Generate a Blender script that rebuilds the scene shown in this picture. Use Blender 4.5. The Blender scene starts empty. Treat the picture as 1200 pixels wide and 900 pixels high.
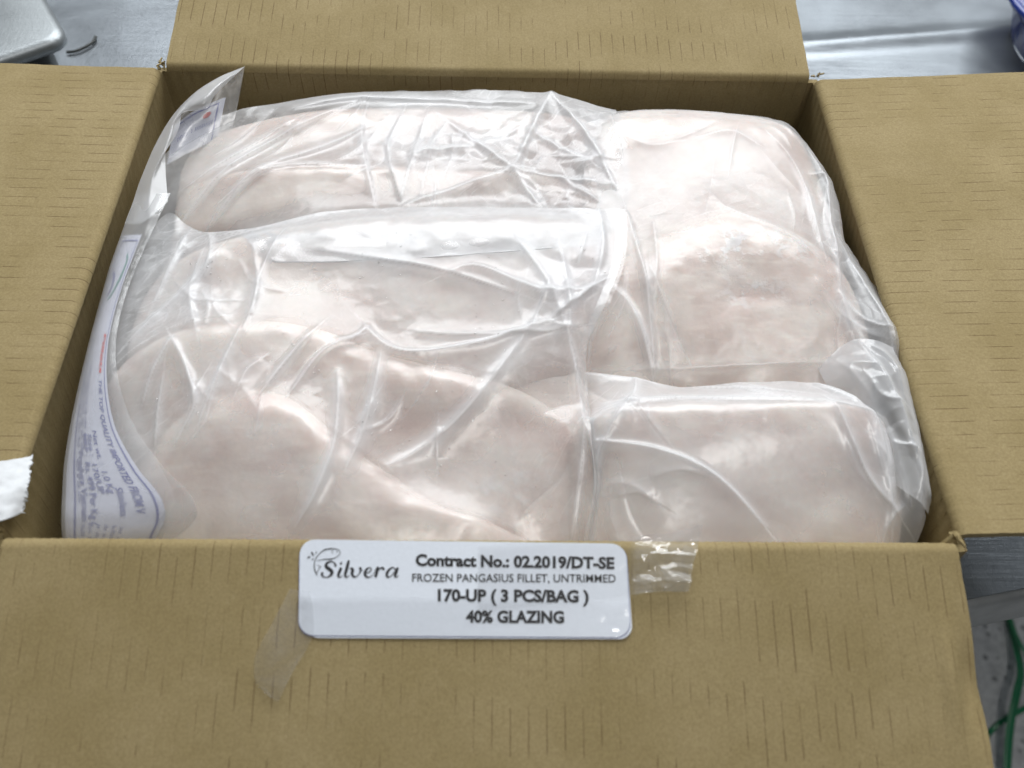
import bpy, math, random
import numpy as np
from mathutils import Vector, Matrix

random.seed(7)
rng = np.random.default_rng(11)
scene = bpy.context.scene
col = scene.collection

# ------------------------------------------------------------------ camera
RB = np.array([[0.999619, -0.009557, -0.025892],
               [-0.007337, 0.81237, -0.583097],
               [0.026606, 0.583064, 0.81199]])
CAM = np.array([0.18514, -0.16102, 0.32495])
FPX = 1092.0                                    # focal length in photo pixels (1200 wide)
cam_d = bpy.data.cameras.new('camera')
cam = bpy.data.objects.new('camera', cam_d); col.objects.link(cam)
m4 = Matrix([[*RB[0], CAM[0]], [*RB[1], CAM[1]], [*RB[2], CAM[2]], [0, 0, 0, 1]])
cam.matrix_world = m4
cam_d.sensor_fit = 'HORIZONTAL'; cam_d.sensor_width = 36.0
cam_d.lens = 36.0 * FPX / 1200.0
cam_d.clip_start = 0.01; cam_d.clip_end = 60
cam_d.dof.use_dof = True
cam_d.dof.focus_distance = 0.47; cam_d.dof.aperture_fstop = 9.0
scene.camera = cam

# ------------------------------------------------------------------ light
world = bpy.data.worlds.new('World'); scene.world = world; world.use_nodes = True
bg = world.node_tree.nodes['Background']
bg.inputs[0].default_value = (0.86, 0.93, 1.0, 1); bg.inputs[1].default_value = 0.11

def area_lamp(name, loc, target, sx, sy, watts, colour):
    d = bpy.data.lights.new(name, 'AREA'); d.shape = 'RECTANGLE'; d.size = sx; d.size_y = sy
    d.energy = watts; d.color = colour
    o = bpy.data.objects.new(name, d); col.objects.link(o); o.location = loc
    o.rotation_euler = (Vector(target) - Vector(loc)).to_track_quat('-Z', 'Y').to_euler()
    return o
area_lamp('ceiling_lamp', (0.35, 1.85, 1.60), (0.19, 0.15, 0), 2.4, 1.0, 67, (0.95, 0.98, 1.0))
area_lamp('ceiling_tube', (0.40, 1.45, 1.85), (0.19, 0.15, 0), 1.5, 0.07, 7, (0.97, 0.99, 1.0))
area_lamp('ceiling_tube', (0.80, -0.25, 2.10), (0.19, 0.12, 0), 1.4, 0.09, 15, (1.0, 0.985, 0.96))

vs = scene.view_settings
vs.view_transform = 'Standard'; vs.look = 'None'; vs.exposure = 0.0; vs.gamma = 1.0
vs.use_curve_mapping = False
scene.render.engine = 'CYCLES'
scene.cycles.use_denoising = True
scene.cycles.transparent_max_bounces = 12
scene.cycles.max_bounces = 6
scene.cycles.diffuse_bounces = 3
scene.cycles.glossy_bounces = 2
scene.cycles.use_adaptive_sampling = True
scene.cycles.adaptive_threshold = 0.04
scene.cycles.caustics_reflective = False
scene.cycles.caustics_refractive = False

# ------------------------------------------------------------------ geometry helpers
def P(px, py, z):
    """points of the place at height z (m) seen at photo pixel px, py (arrays allowed)"""
    px, py, z = np.broadcast_arrays(np.asarray(px, float), np.asarray(py, float), np.asarray(z, float))
    d = np.stack([(px - 600) / FPX, -(py - 450) / FPX, -np.ones_like(px)], -1) @ RB.T
    k = (z - CAM[2]) / d[..., 2]
    return CAM + d * k[..., None]

def on_plane(px, py, p0, n):
    d = np.array([(px - 600) / FPX, -(py - 450) / FPX, -1.0]) @ RB.T
    k = np.dot(np.asarray(p0) - CAM, n) / np.dot(d, n)
    return CAM + d * k

def _hash(i, j, s):
    h = (i.astype(np.int64) * 374761393 + j.astype(np.int64) * 668265263 + int(s) * 1442695041) & 0xffffffff
    h = ((h ^ (h >> 13)) * 1274126177) & 0xffffffff
    h = (h ^ (h >> 16)) & 0xffffffff
    return h / 4294967295.0

def vnoise(x, y, s=0):
    i, j = np.floor(x), np.floor(y); fx, fy = x - i, y - j
    fx = fx * fx * (3 - 2 * fx); fy = fy * fy * (3 - 2 * fy)
    a, b = _hash(i, j, s), _hash(i + 1, j, s); c, d = _hash(i, j + 1, s), _hash(i + 1, j + 1, s)
    return (a + (b - a) * fx) * (1 - fy) + (c + (d - c) * fx) * fy

def fbm(x, y, s=0, n=4):
    t = 0; a = .5
    for k in range(n):
        t = t + a * vnoise(x * 2 ** k, y * 2 ** k, s + 17 * k); a *= .5
    return t

def facets(x, y, cell, s):
    """crumpled-sheet relief: random heights on a warped triangle lattice, flat in between"""
    wx = (fbm(x / cell * .8, y / cell * .8, s + 3, 2) - .5) * 1.5
    wy = (fbm(x / cell * .8 + 31, y / cell * .8, s + 5, 2) - .5) * 1.5
    x = x / cell + wx; y = y / cell + wy
    k = (x + y) * 0.366025; u = x + k; v = y + k
    i, j = np.floor(u), np.floor(v); fu, fv = u - i, v - j
    h00, h11 = _hash(i, j, s), _hash(i + 1, j + 1, s)
    hx, hy = _hash(i + 1, j, s), _hash(i, j + 1, s)
    lo = h00 + (hx - h00) * fu + (h11 - hx) * fv
    up = h00 + (hy - h00) * fv + (h11 - hy) * fu
    return np.where(fu > fv, lo, up) - .5

def catmull(pts, n, closed=False):
    pts = np.asarray(pts, float)
    if closed:
        q = np.vstack([pts[-1:], pts, pts[:2]]); segs = len(pts)
    else:
        q = np.vstack([2 * pts[:1] - pts[1:2], pts, 2 * pts[-1:] - pts[-2:-1]]); segs = len(pts) - 1
    out = []
    for k in range(segs):
        p0, p1, p2, p3 = q[k:k + 4]
        t = np.linspace(0, 1, 24, endpoint=False)[:, None]
        out.append(.5 * ((2 * p1) + (-p0 + p2) * t + (2 * p0 - 5 * p1 + 4 * p2 - p3) * t ** 2 + (-p0 + 3 * p1 - 3 * p2 + p3) * t ** 3))
    c = np.vstack(out + [pts[:1] if closed else pts[-1:]])
    L = np.r_[0, np.cumsum(np.linalg.norm(np.diff(c[:, :2], axis=0), axis=1))]
    s = np.linspace(0, L[-1], n)
    return np.stack([np.interp(s, L, c[:, k]) for k in range(c.shape[1])], 1)

def grid_faces(n, m, off=0, flip=False, wrap=False):
    i, j = np.meshgrid(np.arange(n - 1), np.arange(m if wrap else m - 1), indexing='ij')
    j2 = (j + 1) % m
    f = np.stack([i * m + j, i * m + j2, (i + 1) * m + j2, (i + 1) * m + j], -1).reshape(-1, 4) + off
    return f[:, ::-1] if flip else f

def mesh_obj(name, verts, faces, mat, parent=None, smooth=True, uv=None, attr=None):
    me = bpy.data.meshes.new(name)
    verts = np.ascontiguousarray(np.asarray(verts, np.float32).reshape(-1, 3))
    if isinstance(faces, np.ndarray) and faces.ndim == 2:
        k = faces.shape[1]; nf = len(faces); flat = np.ascontiguousarray(faces, dtype=np.int32).ravel()
        me.vertices.add(len(verts)); me.vertices.foreach_set('co', verts.ravel())
        me.loops.add(nf * k); me.loops.foreach_set('vertex_index', flat)
        me.polygons.add(nf); me.polygons.foreach_set('loop_start', np.arange(0, nf * k, k, dtype=np.int32))
        me.update(calc_edges=True)
    else:
        me.from_pydata([tuple(v) for v in verts.tolist()], [], [list(map(int, f)) for f in faces]); me.update()
    me.polygons.foreach_set('use_smooth', np.full(len(me.polygons), smooth))
    if uv is not None:
        l = me.uv_layers.new(name='flat'); idx = np.zeros(len(me.loops), np.int32)
        me.loops.foreach_get('vertex_index', idx)
        l.data.foreach_set('uv', np.asarray(uv, np.float32).reshape(-1, 2)[idx].ravel())
    if attr is not None:
        for kk, vv in attr.items():
            a = me.attributes.new(kk, 'FLOAT', 'POINT'); a.data.foreach_set('value', np.asarray(vv, np.float32).ravel())
    me.validate()
    if mat: me.materials.append(mat)
    o = bpy.data.objects.new(name, me); col.objects.link(o)
    if parent is not None: o.parent = parent
    return o

def slab(name, top, bottom, mat, parent, uv=None, smooth=True):
    """closed slab between two point grids [n,m,3]"""
    n, m = top.shape[:2]; V = np.vstack([top.reshape(-1, 3), bottom.reshape(-1, 3)]); N = n * m
    F = [grid_faces(n, m), grid_faces(n, m, N, True)]
    ring = [i * m for i in range(n)] + [(n - 1) * m + j for j in range(1, m)] + [i * m + m - 1 for i in range(n - 2, -1, -1)] + [j for j in range(m - 2, 0, -1)]
    ring = np.array(ring); nx = np.roll(ring, -1)
    V2 = np.vstack([V, V[ring], V[ring + N]]); b = 2 * N; k = len(ring); a = np.arange(k); c = np.roll(a, -1)
    F.append(np.stack([b + a, b + c, b + k + c, b + k + a], 1)[:, ::-1])
    u = None
    if uv is not None:
        u = np.vstack([uv.reshape(-1, 2)] * 2); u = np.vstack([u, u[ring], u[ring + N]])
    return mesh_obj(name, V2, np.vstack(F), mat, parent, smooth, u)

def thing(name, label, cat, loc=(0, 0, 0), group=None):
    o = bpy.data.objects.new(name, None); col.objects.link(o); o.location = loc
    o.empty_display_size = .02; tag(o, label, cat, group); return o

def tag(o, label=None, cat=None, group=None, kind=None):
    if label: o['label'] = label
    if cat: o['category'] = cat
    if group: o['group'] = group
    if kind: o['kind'] = kind
    return o

# ------------------------------------------------------------------ material helpers
class NT:
    def __init__(s, name):
        s.mat = bpy.data.materials.new(name); s.mat.use_nodes = True
        s.t = s.mat.node_tree; s.t.nodes.clear()
        s.out = s.t.nodes.new('ShaderNodeOutputMaterial')
    def n(s, typ, **kw):
        nd = s.t.nodes.new(typ)
        ins = kw.pop('ins', {})
        for k, v in kw.items(): setattr(nd, k, v)
        for k, v in ins.items(): s.set(nd, k, v)
        return nd
    def set(s, nd, k, v):
        i = nd.inputs[k]
        if isinstance(v, bpy.types.NodeSocket): s.t.links.new(v, i)
        elif isinstance(v, bpy.types.Node): s.t.links.new(v.outputs[0], i)
        else: i.default_value = v
    def math(s, op, a, b=0.0, c=0.0, clamp=False):
        nd = s.n('ShaderNodeMath', operation=op, use_clamp=clamp); s.set(nd, 0, a); s.set(nd, 1, b)
        if op in ('MULTIPLY_ADD', 'SMOOTH_MIN', 'WRAP', 'COMPARE'): s.set(nd, 2, c)
        return nd.outputs[0]
    def mix(s, f, a, b, bt='MIX'):
        nd = s.n('ShaderNodeMix', data_type='RGBA', blend_type=bt)
        s.set(nd, 0, f); s.set(nd, 6, a); s.set(nd, 7, b); return nd.outputs[2]
    def noise(s, vec, scale, detail=3, rough=.55, dist=0.0):
        nd = s.n('ShaderNodeTexNoise', ins={'Scale': scale, 'Detail': detail, 'Roughness': rough, 'Distortion': dist})
        if vec is not None: s.set(nd, 'Vector', vec)
        return nd.outputs[0]
    def ramp(s, f, a, b, lo=0.0, hi=1.0):
        nd = s.n('ShaderNodeMapRange', interpolation_type='SMOOTHSTEP')
        s.set(nd, 0, f); s.set(nd, 1, a); s.set(nd, 2, b); s.set(nd, 3, lo); s.set(nd, 4, hi); return nd.outputs[0]
    def bump(s, h, strength=.3, dist=.001, normal=None):
        nd = s.n('ShaderNodeBump', ins={'Strength': strength, 'Distance': dist, 'Height': h})
        if normal is not None: s.set(nd, 'Normal', normal)
        return nd.outputs[0]
    def mapping(s, vec, scale):
        nd = s.n('ShaderNodeMapping'); s.set(nd, 'Vector', vec); nd.inputs['Scale'].default_value = scale; return nd.outputs[0]
    def done(s, sh): s.t.links.new(sh if isinstance(sh, bpy.types.NodeSocket) else sh.outputs[0], s.out.inputs[0]); return s.mat
    def pbsdf(s, **kw):
        nd = s.n('ShaderNodeBsdfPrincipled')
        for k, v in kw.items(): s.set(nd, k, v)
        return nd

def rgb(r, g, b):
    f = lambda c: ((c / 255 + .055) / 1.055) ** 2.4 if c > 10 else c / 255 / 12.92
    return (f(r), f(g), f(b), 1)

def mat_cardboard():
    s = NT('kraft_cardboard')
    uv = s.n('ShaderNodeUVMap', uv_map='flat').outputs[0]
    obj = s.n('ShaderNodeTexCoord').outputs['Object']
    sep = s.n('ShaderNodeSeparateXYZ', ins={0: uv})
    u, v = sep.outputs[0], sep.outputs[1]
    # printed-through flute marks: thin broken lines every 6.6 mm
    wob = s.math('MULTIPLY', s.math('SUBTRACT', s.noise(uv, 5, 1), .5), .0012)
    q = s.math('DIVIDE', s.math('ADD', u, wob), .0066)
    fr = s.math('ABSOLUTE', s.math('SUBTRACT', s.math('FRACT', q), .5))
    line = s.ramp(fr, .01, .05, 1.0, 0.0)
    cell = s.math('FLOOR', q)
    wn = s.n('ShaderNodeTexWhiteNoise', noise_dimensions='1D'); s.set(wn, 'W', cell)
    vec = s.n('ShaderNodeCombineXYZ'); s.set(vec, 0, s.math('MULTIPLY', cell, .13)); s.set(vec, 1, s.math('MULTIPLY_ADD', v, 46, s.math('MULTIPLY', wn.outputs[0], .5)))
    drift = s.math('MULTIPLY', s.noise(s.mapping(uv, (14, 5, 1)), 1.0, 2, .5), 2.6)
    ph = s.math('FRACT', s.math('ADD', s.math('MULTIPLY_ADD', v, 37, drift), s.math('MULTIPLY', wn.outputs[0], .26)))
    tri = s.math('ABSOLUTE', s.math('SUBTRACT', ph, .5))
    dash = s.math('MULTIPLY', s.ramp(tri, .28, .38, 1.0, 0.0), s.ramp(s.noise(vec, 1.0, 1.0, .5), .36, .56, .12, 1.0))
    fade = s.ramp(s.noise(uv, 16, 2), .32, .58, .42, 1.0)
    mark = s.math('MULTIPLY', s.math('MULTIPLY', line, dash), fade)
    # broad soft flute shading of the liner
    fl = s.math('COSINE', s.math('MULTIPLY', q, 6.28318))
    fib = s.noise(s.mapping(uv, (900, 260, 1)), 1.0, 4, .7)
    grain = s.noise(obj, 950, 3, .75)
    blot = s.noise(obj, 26, 4, .6)
    c = s.mix(s.ramp(blot, .3, .7), (.325, .254, .118, 1), (.385, .305, .155, 1))
    c = s.mix(s.ramp(grain, .3, .75), s.mix(.42, c, (.17, .115, .05, 1)), c)
    c = s.mix(s.math('MULTIPLY', s.ramp(fib, .55, .8), .16), c, (.68, .58, .4, 1))
    spk = s.ramp(s.noise(obj, 420, 1, .4), .72, .78)
    c = s.mix(s.math('MULTIPLY', spk, .18), c, (.12, .075, .035, 1))
    c = s.mix(s.math('MULTIPLY', mark, .72), c, (.11, .062, .025, 1))
    h = s.math('ADD', s.math('MULTIPLY', fl, .05), s.math('ADD', s.math('MULTIPLY', mark, -.35), s.math('MULTIPLY', s.math('ADD', grain, blot), .35)))
    bmp = s.bump(h, .35, .0006)
    p = s.pbsdf(**{'Base Color': c, 'Roughness': .78, 'Specular IOR Level': .25, 'Normal': bmp})
    return s.done(p)

def mat_film(name, base=.10, gain=.5, frost_glare=.22, rough=.13, bumps=.5, seed=0.0, spec=.036, tint=.975):
    s = NT(name)
    obj = s.n('ShaderNodeTexCoord').outputs['Object']
    off = s.n('ShaderNodeVectorMath', operation='ADD'); s.set(off, 0, obj); off.inputs[1].default_value = (seed, seed * .7, 0)
    vec = off.outputs[0]
    hz = s.n('ShaderNodeAttribute', attribute_name='haze').outputs['Fac']
    n1 = s.noise(vec, 95, 2, .55)
    lw = s.n('ShaderNodeLayerWeight', ins={'Blend': .5}).outputs['Facing']
    graz = s.math('MULTIPLY', s.math('POWER', lw, 2.5), .45)
    a = s.math('ADD', s.math('MULTIPLY_ADD', hz, gain, base), graz, clamp=True)
    bmp = s.bump(n1, bumps, .0012)
    dif = s.n('ShaderNodeBsdfDiffuse', ins={'Color': (.94, .95, .97, 1)})
    trl = s.n('ShaderNodeBsdfTranslucent', ins={'Color': (.94, .95, .97, 1)})
    dt = s.n('ShaderNodeMixShader', ins={0: .36, 1: dif, 2: trl})
    tr = s.n('ShaderNodeBsdfTransparent', ins={'Color': (tint, tint, tint, 1)})
    m1 = s.n('ShaderNodeMixShader', ins={0: a, 1: tr, 2: dt})
    gl = s.n('ShaderNodeBsdfGlossy', ins={'Color': (1, 1, 1, 1), 'Roughness': rough, 'Normal': bmp})
    f = s.math('MULTIPLY_ADD', s.math('POWER', lw, 5.0), .75, spec, clamp=True)
    m2 = s.n('ShaderNodeMixShader', ins={0: f, 1: m1, 2: gl})
    return s.done(m2)

def mat_fillet():
    s = NT('frozen_fish')
    obj = s.n('ShaderNodeTexCoord').outputs['Object']
    n1 = s.noise(obj, 28, 4, .6, .4); n2 = s.noise(s.mapping(obj, (60, 260, 60)), 1, 4, .6); n3 = s.noise(obj, 500, 3, .6)
    c = s.mix(s.ramp(n1, .34, .66), (.62, .495, .44, 1), (.76, .68, .615, 1))
    c = s.mix(s.math('MULTIPLY', s.ramp(n2, .48, .72), .38), c, (.86, .80, .72, 1))
    pink = s.noise(obj, 17, 3, .5)
    c = s.mix(s.math('MULTIPLY', s.ramp(pink, .52, .74), .42), c, (.56, .37, .32, 1))
    ice = s.ramp(s.noise(obj, 60, 6, .72), .52, .68)
    c = s.mix(s.math('MULTIPLY', ice, .16), c, (.84, .82, .80, 1))
    pkn = s.n('ShaderNodeAttribute', attribute_name='pink').outputs['Fac']; icn = s.n('ShaderNodeAttribute', attribute_name='icy').outputs['Fac']
    c = s.mix(s.math('MULTIPLY', s.math('MULTIPLY', pkn, s.ramp(n1, .2, .7, .5, 1.0)), .6, clamp=True), c, (.47, .27, .215, 1))
    crust = s.math('MULTIPLY', icn, s.ramp(s.noise(obj, 130, 4, .65), .48, .6), clamp=True)
    c = s.mix(s.math('MULTIPLY', crust, .6), c, (.86, .87, .88, 1))
    bmp = s.bump(s.math('ADD', s.math('ADD', n3, s.math('MULTIPLY', crust, 3)), s.math('MULTIPLY', n1, 2)), .18, .0008)
    p = s.pbsdf(**{'Base Color': c, 'Roughness': s.ramp(ice, 0, 1, .42, .6), 'Normal': bmp, 'Subsurface Weight': .3, 'Subsurface Scale': .005})
    p.inputs['Subsurface Radius'].default_value = (1.0, .55, .4)
    return s.done(p)

def mat_steel(name, base=(.25, .275, .30), rough=.33, scratch=1.0):
    s = NT(name)
    obj = s.n('ShaderNodeTexCoord').outputs['Object']
    br = s.noise(s.mapping(obj, (14, 300, 14)), 1, 4, .6)
    bl = s.noise(obj, 9, 5, .6, .5)
    fine = s.noise(s.mapping(obj, (160, 40, 100)), 4, 3, .6)
    sp = s.ramp(s.noise(obj, 240, 2, .5), .66, .74)
    c = s.mix(s.ramp(bl, .3, .72), tuple(x * .82 for x in base) + (1,), tuple(min(1, x * 1.18) for x in base) + (1,))
    c = s.mix(s.math('MULTIPLY', sp, .25), c, (.25, .27, .29, 1))
    r = s.ramp(bl, .25, .75, rough * .8, rough * 1.3)
    h = s.math('ADD', s.math('MULTIPLY', br, .6 * scratch), s.math('ADD', s.math('MULTIPLY', fine, .4), s.math('MULTIPLY', bl, 1.5)))
    p = s.pbsdf(**{'Base Color': c, 'Metallic': .55, 'Roughness': r, 'Normal': s.bump(h, .25, .0012)})
    return s.done(p)

def mat_plain(name, c, rough=.5, metal=0.0, grain=0.0, scale=300):
    s = NT(name); obj = s.n('ShaderNodeTexCoord').outputs['Object']
    n = s.noise(obj, scale, 4, .6)
    cc = s.mix(s.ramp(n, .25, .75), tuple(x * (1 - grain) for x in c[:3]) + (1,), tuple(min(1, x * (1 + grain)) for x in c[:3]) + (1,))
    p = s.pbsdf(**{'Base Color': cc, 'Roughness': rough, 'Metallic': metal, 'Normal': s.bump(n, .12, .0005)})
    return s.done(p)

def mat_floor():
    s = NT('speckled_floor'); obj = s.n('ShaderNodeTexCoord').outputs['Object']
    v = s.n('ShaderNodeTexVoronoi', ins={'Scale': 70.0, 'Randomness': 1.0}); s.set(v, 'Vector', obj)
    chip = s.ramp(v.outputs['Distance'], .18, .34, 1.0, 0.0)
    sel = s.ramp(v.outputs['Color'], .45, .6)
    n = s.noise(obj, 90, 5, .7); big = s.noise(obj, 5, 3, .5)
    c = s.mix(s.ramp(n, .3, .7), (.48, .48, .48, 1), (.74, .74, .73, 1))
    c = s.mix(s.math('MULTIPLY', s.math('MULTIPLY', chip, sel), .7), c, (.09, .09, .09, 1))
    p = s.pbsdf(**{'Base Color': c, 'Roughness': s.ramp(big, .4, .6, .12, .45), 'Normal': s.bump(n, .2, .002)})
    return s.done(p)

M_CARD = mat_cardboard()
M_FISH = mat_fillet()
M_STEEL = mat_steel('table_steel')
M_PAN = mat_steel('pan_steel', (.27, .29, .30), .36)
M_LIP = mat_plain('dull_steel', (.40, .41, .41), .5, .2, .15, 40)
M_PAPER = mat_plain('sticker_paper', (.79, .835, .91), .38, 0, .02, 700)
M_INK = mat_plain('black_ink', (.018, .018, .02), .5)
M_BLUEINK = mat_plain('blue_ink', (.13, .14, .34), .5)
M_REDINK = mat_plain('red_ink', (.62, .05, .04), .5)
M_GREENINK = mat_plain('green_ink', (.05, .25, .19), .5)
M_PRINT = mat_plain('white_print', (.60, .61, .70), .3, 0, .03, 200)
M_BLACK = mat_plain('black_rubber', (.02, .024, .02), .45)
M_BLUE = mat_plain('blue_plastic', (.012, .035, .25), .25, 0, .06, 30)
M_GREEN = mat_plain('green_plastic', (.012, .19, .075), .3, 0, .12, 150)
M_RAG = mat_plain('white_tape_paper', (.74, .76, .78), .8, 0, .07, 260)
M_FLOOR = mat_floor()

# ------------------------------------------------------------------ setting: floor and table
W, D, H = .37, .2902, .135
TZ = -H - .006
FZ = -.93
g = np.stack(np.meshgrid(np.linspace(-4, 4, 9), np.linspace(-4, 4, 9), indexing='xy'), -1)
o = mesh_obj('floor', np.dstack([g, np.full(g.shape[:2], FZ)]), grid_faces(9, 9), M_FLOOR); tag(o, kind='structure')

e0, e1 = P(1130, 703, TZ), P(1200, 689, TZ)
ed = (e1 - e0); ed[2] = 0; ed /= np.linalg.norm(ed); en = np.array([-ed[1], ed[0], 0])
table = thing('steel_table', 'stainless steel work table under the open cardboard box', 'table', tuple(e0 - np.array([0, 0, TZ - FZ])))
T0 = np.array(table.location)
def tab(a, b, z): return e0 - T0 + ed * a + en * b + np.array([0, 0, z])
r0, r1 = P(950, 54, TZ), P(1140, 40, TZ)         # a shallow pressed ridge in the sheet
n, m = 260, 300
A_, B_ = np.meshgrid(np.linspace(-1.0, .75, n), np.linspace(0, 1.0, m), indexing='ij')
pts = e0 + A_[..., None] * ed + B_[..., None] * en
rd = (r1 - r0)[:2]; rl = np.linalg.norm(rd); rd /= rl; rn = np.array([-rd[1], rd[0]])
dd = (pts[..., :2] - r0[:2]) @ rn; aa = (pts[..., :2] - r0[:2]) @ rd
pts[..., 2] += .005 * np.exp(-(dd / .010) ** 2) * (1 / (1 + np.exp(-(aa + .05) / .02))) + .0012 * (vnoise(pts[..., 0] * 9, pts[..., 1] * 9, 5) - .5)
back = pts - np.array([0, 0, .0025])
slab('table_sheet', pts - T0, back - T0, M_STEEL, table)
# folded front edge
prof = [(0.001, -.0005), (-.003, -.001), (-.005, -.004), (-.0055, -.034), (-.002, -.036), (.02, -.036)]
us = np.linspace(-1.0, .75, 60)
V = np.array([[tab(a, b, z + .0012 * (vnoise(np.array([a * 8.]), np.array([z]), 2)[0] - .5)) for (b, z) in prof] for a in us])
mesh_obj('edge_fold', V, grid_faces(len(us), len(prof), 0, True), M_LIP, table)
for (a, b) in ((-.95, .06), (.70, .06), (-.95, .94), (.70, .94)):
    th = np.linspace(0, 2 * np.pi, 17)[:-1]
    zz = np.array([FZ - T0[2], TZ - T0[2] - .003])
    c0 = tab(a, b, 0)
    V = np.array([[(c0[0] + .019 * np.cos(t), c0[1] + .019 * np.sin(t), z) for t in th] for z in zz])
    mesh_obj('leg', V, grid_faces(2, 16, 0, False, True), M_PAN, table)

# ------------------------------------------------------------------ cardboard box
box = thing('cardboard_box', 'open brown corrugated cardboard box with its four flaps folded out', 'box', (W / 2, D / 2, TZ + .003))
BOX0 = np.array(box.location)
RC, TH = .0042, .0032
# side: origin corner, direction along the crease, outward, length, flap tilt (deg, up positive), bow, flap length
SIDES = dict(
    front=(np.array([0, 0, 0.]), np.array([1, 0, 0.]), np.array([0, -1, 0.]), W, -17, .004, .150),
    back=(np.array([W, D, 0.]), np.array([-1, 0, 0.]), np.array([0, 1, 0.]), W, 9, .004, .150),
    left=(np.array([0, D, 0.]), np.array([0, -1, 0.]), np.array([-1, 0, 0.]), D, 0, .011, .150),
    right=(np.array([W, 0, 0.]), np.array([0, 1, 0.]), np.array([1, 0, 0.]), D, 3, .011, .150))
def wall_and_flap(key, seed):
    c0, t, o_, L, tilt, bow, FL = SIDES[key]
    gap = .0026
    nu = int(L / .0013)
    ext = TH if key in ('front', 'back') else 0.0
    us = np.linspace(-ext, L + ext, nu)
    # wall, inside face
    vs_ = np.linspace(0, 1, 40)
    U, Vv = np.meshgrid(us, vs_, indexing='ij')
    z = -RC - Vv * (H - RC)
    b = bow * np.sin(np.pi * np.clip(U / L, 0, 1)) ** .8 * np.sin(np.pi * np.clip(Vv * .9 + .04, 0, 1)) ** .8
    rip = .00022 * np.cos(2 * np.pi * U / .0066) * np.exp(-Vv * 9)
    inn = c0 + U[..., None] * t + (b + rip)[..., None] * o_ + z[..., None] * np.array([0, 0, 1.])
    out = inn + TH * o_
    uv = np.stack([U + seed * .37, -z + seed], -1)
    slab('wall', inn - BOX0, out - BOX0, M_CARD, box, uv)
    us = np.linspace(gap, L - gap, nu)
    # crease and flap
    end = math.radians(90 - tilt)
    arc = np.linspace(0, end, 9)
    sp = [(-RC * (1 - math.cos(a)) * -1, -RC + RC * math.sin(a), a) for a in arc]     # outward, up
    last = sp[-1]; di = (math.cos(math.radians(tilt)), math.sin(math.radians(tilt)))
    run = np.r_[np.linspace(.0012, .02, 8), np.linspace(.026, FL, 34)]
    prof = [(p[0], p[1], p[2], k * RC * end / 8) for k, p in enumerate(sp)] + [(last[0] + di[0] * s_, last[1] + di[1] * s_, end, RC * end + s_) for s_ in run]
    prof = np.array(prof)
    Uu, K = np.meshgrid(us, np.arange(len(prof)), indexing='ij')
    oo, zz, an, ss = prof[K, 0], prof[K, 1], prof[K, 2], prof[K, 3]
    nrm_o, nrm_z = -np.cos(an), np.sin(an)
    wav = (.0035 * (fbm(Uu * 9 + seed * 3, ss * 9, int(seed * 10), 3) - .45) + .0012 * (vnoise(Uu * 40, ss * 25 + seed, 3) - .5)) * np.clip((ss - .012) / .05, 0, 1) * (.22 if key == 'front' else 1.0)
    if key == 'front': wav = wav - .003 * np.exp(-((Uu - (L - .005)) / .004) ** 2 - ((ss - .057) / .014) ** 2) + .0016 * np.exp(-((Uu - (L - .013)) / .003) ** 2 - ((ss - .055) / .016) ** 2)
    tooth = .00013 * np.cos(2 * np.pi * Uu / .0033) * np.exp(-((ss - RC) / .004) ** 2) + .00004 * np.cos(2 * np.pi * Uu / .0066) * np.exp(-ss / .05)
    side = np.where(np.minimum(Uu, L - Uu) < .05, 1, 0)
    d_ = wav + tooth
    oo = oo + nrm_o * d_; zz = zz + nrm_z * d_
    # ragged flap sides
    edge = np.exp(-np.minimum(Uu, L - Uu) / .004) * np.sign(Uu - L / 2)
    Uu2 = Uu + edge * (.0016 * (fbm(ss * 90, np.zeros_like(ss), int(seed * 7), 3) - .5) + .002 * ss / .1)
    top = c0 + Uu2[..., None] * t + oo[..., None] * o_ + zz[..., None] * np.array([0, 0, 1.])
    bot = top - TH * (nrm_o[..., None] * o_ + nrm_z[..., None] * np.array([0, 0, 1.]))
    uv = np.stack([Uu + seed * .37, ss + seed + .5], -1)
    return slab('flap', top - BOX0, bot - BOX0, M_CARD, box, uv)
for k, key in enumerate(('front', 'back', 'left', 'right')):
    wall_and_flap(key, k + 1.0)
g = np.stack(np.meshgrid(np.linspace(.003, W - .003, 24), np.linspace(.003, D - .003, 20), indexing='ij'), -1)
tp = np.dstack([g, np.full(g.shape[:2], -H + .004)])
slab('bottom', tp - BOX0, tp - np.array([0, 0, .004]) - BOX0, M_CARD, box, g[..., ::-1] + 7)
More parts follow.
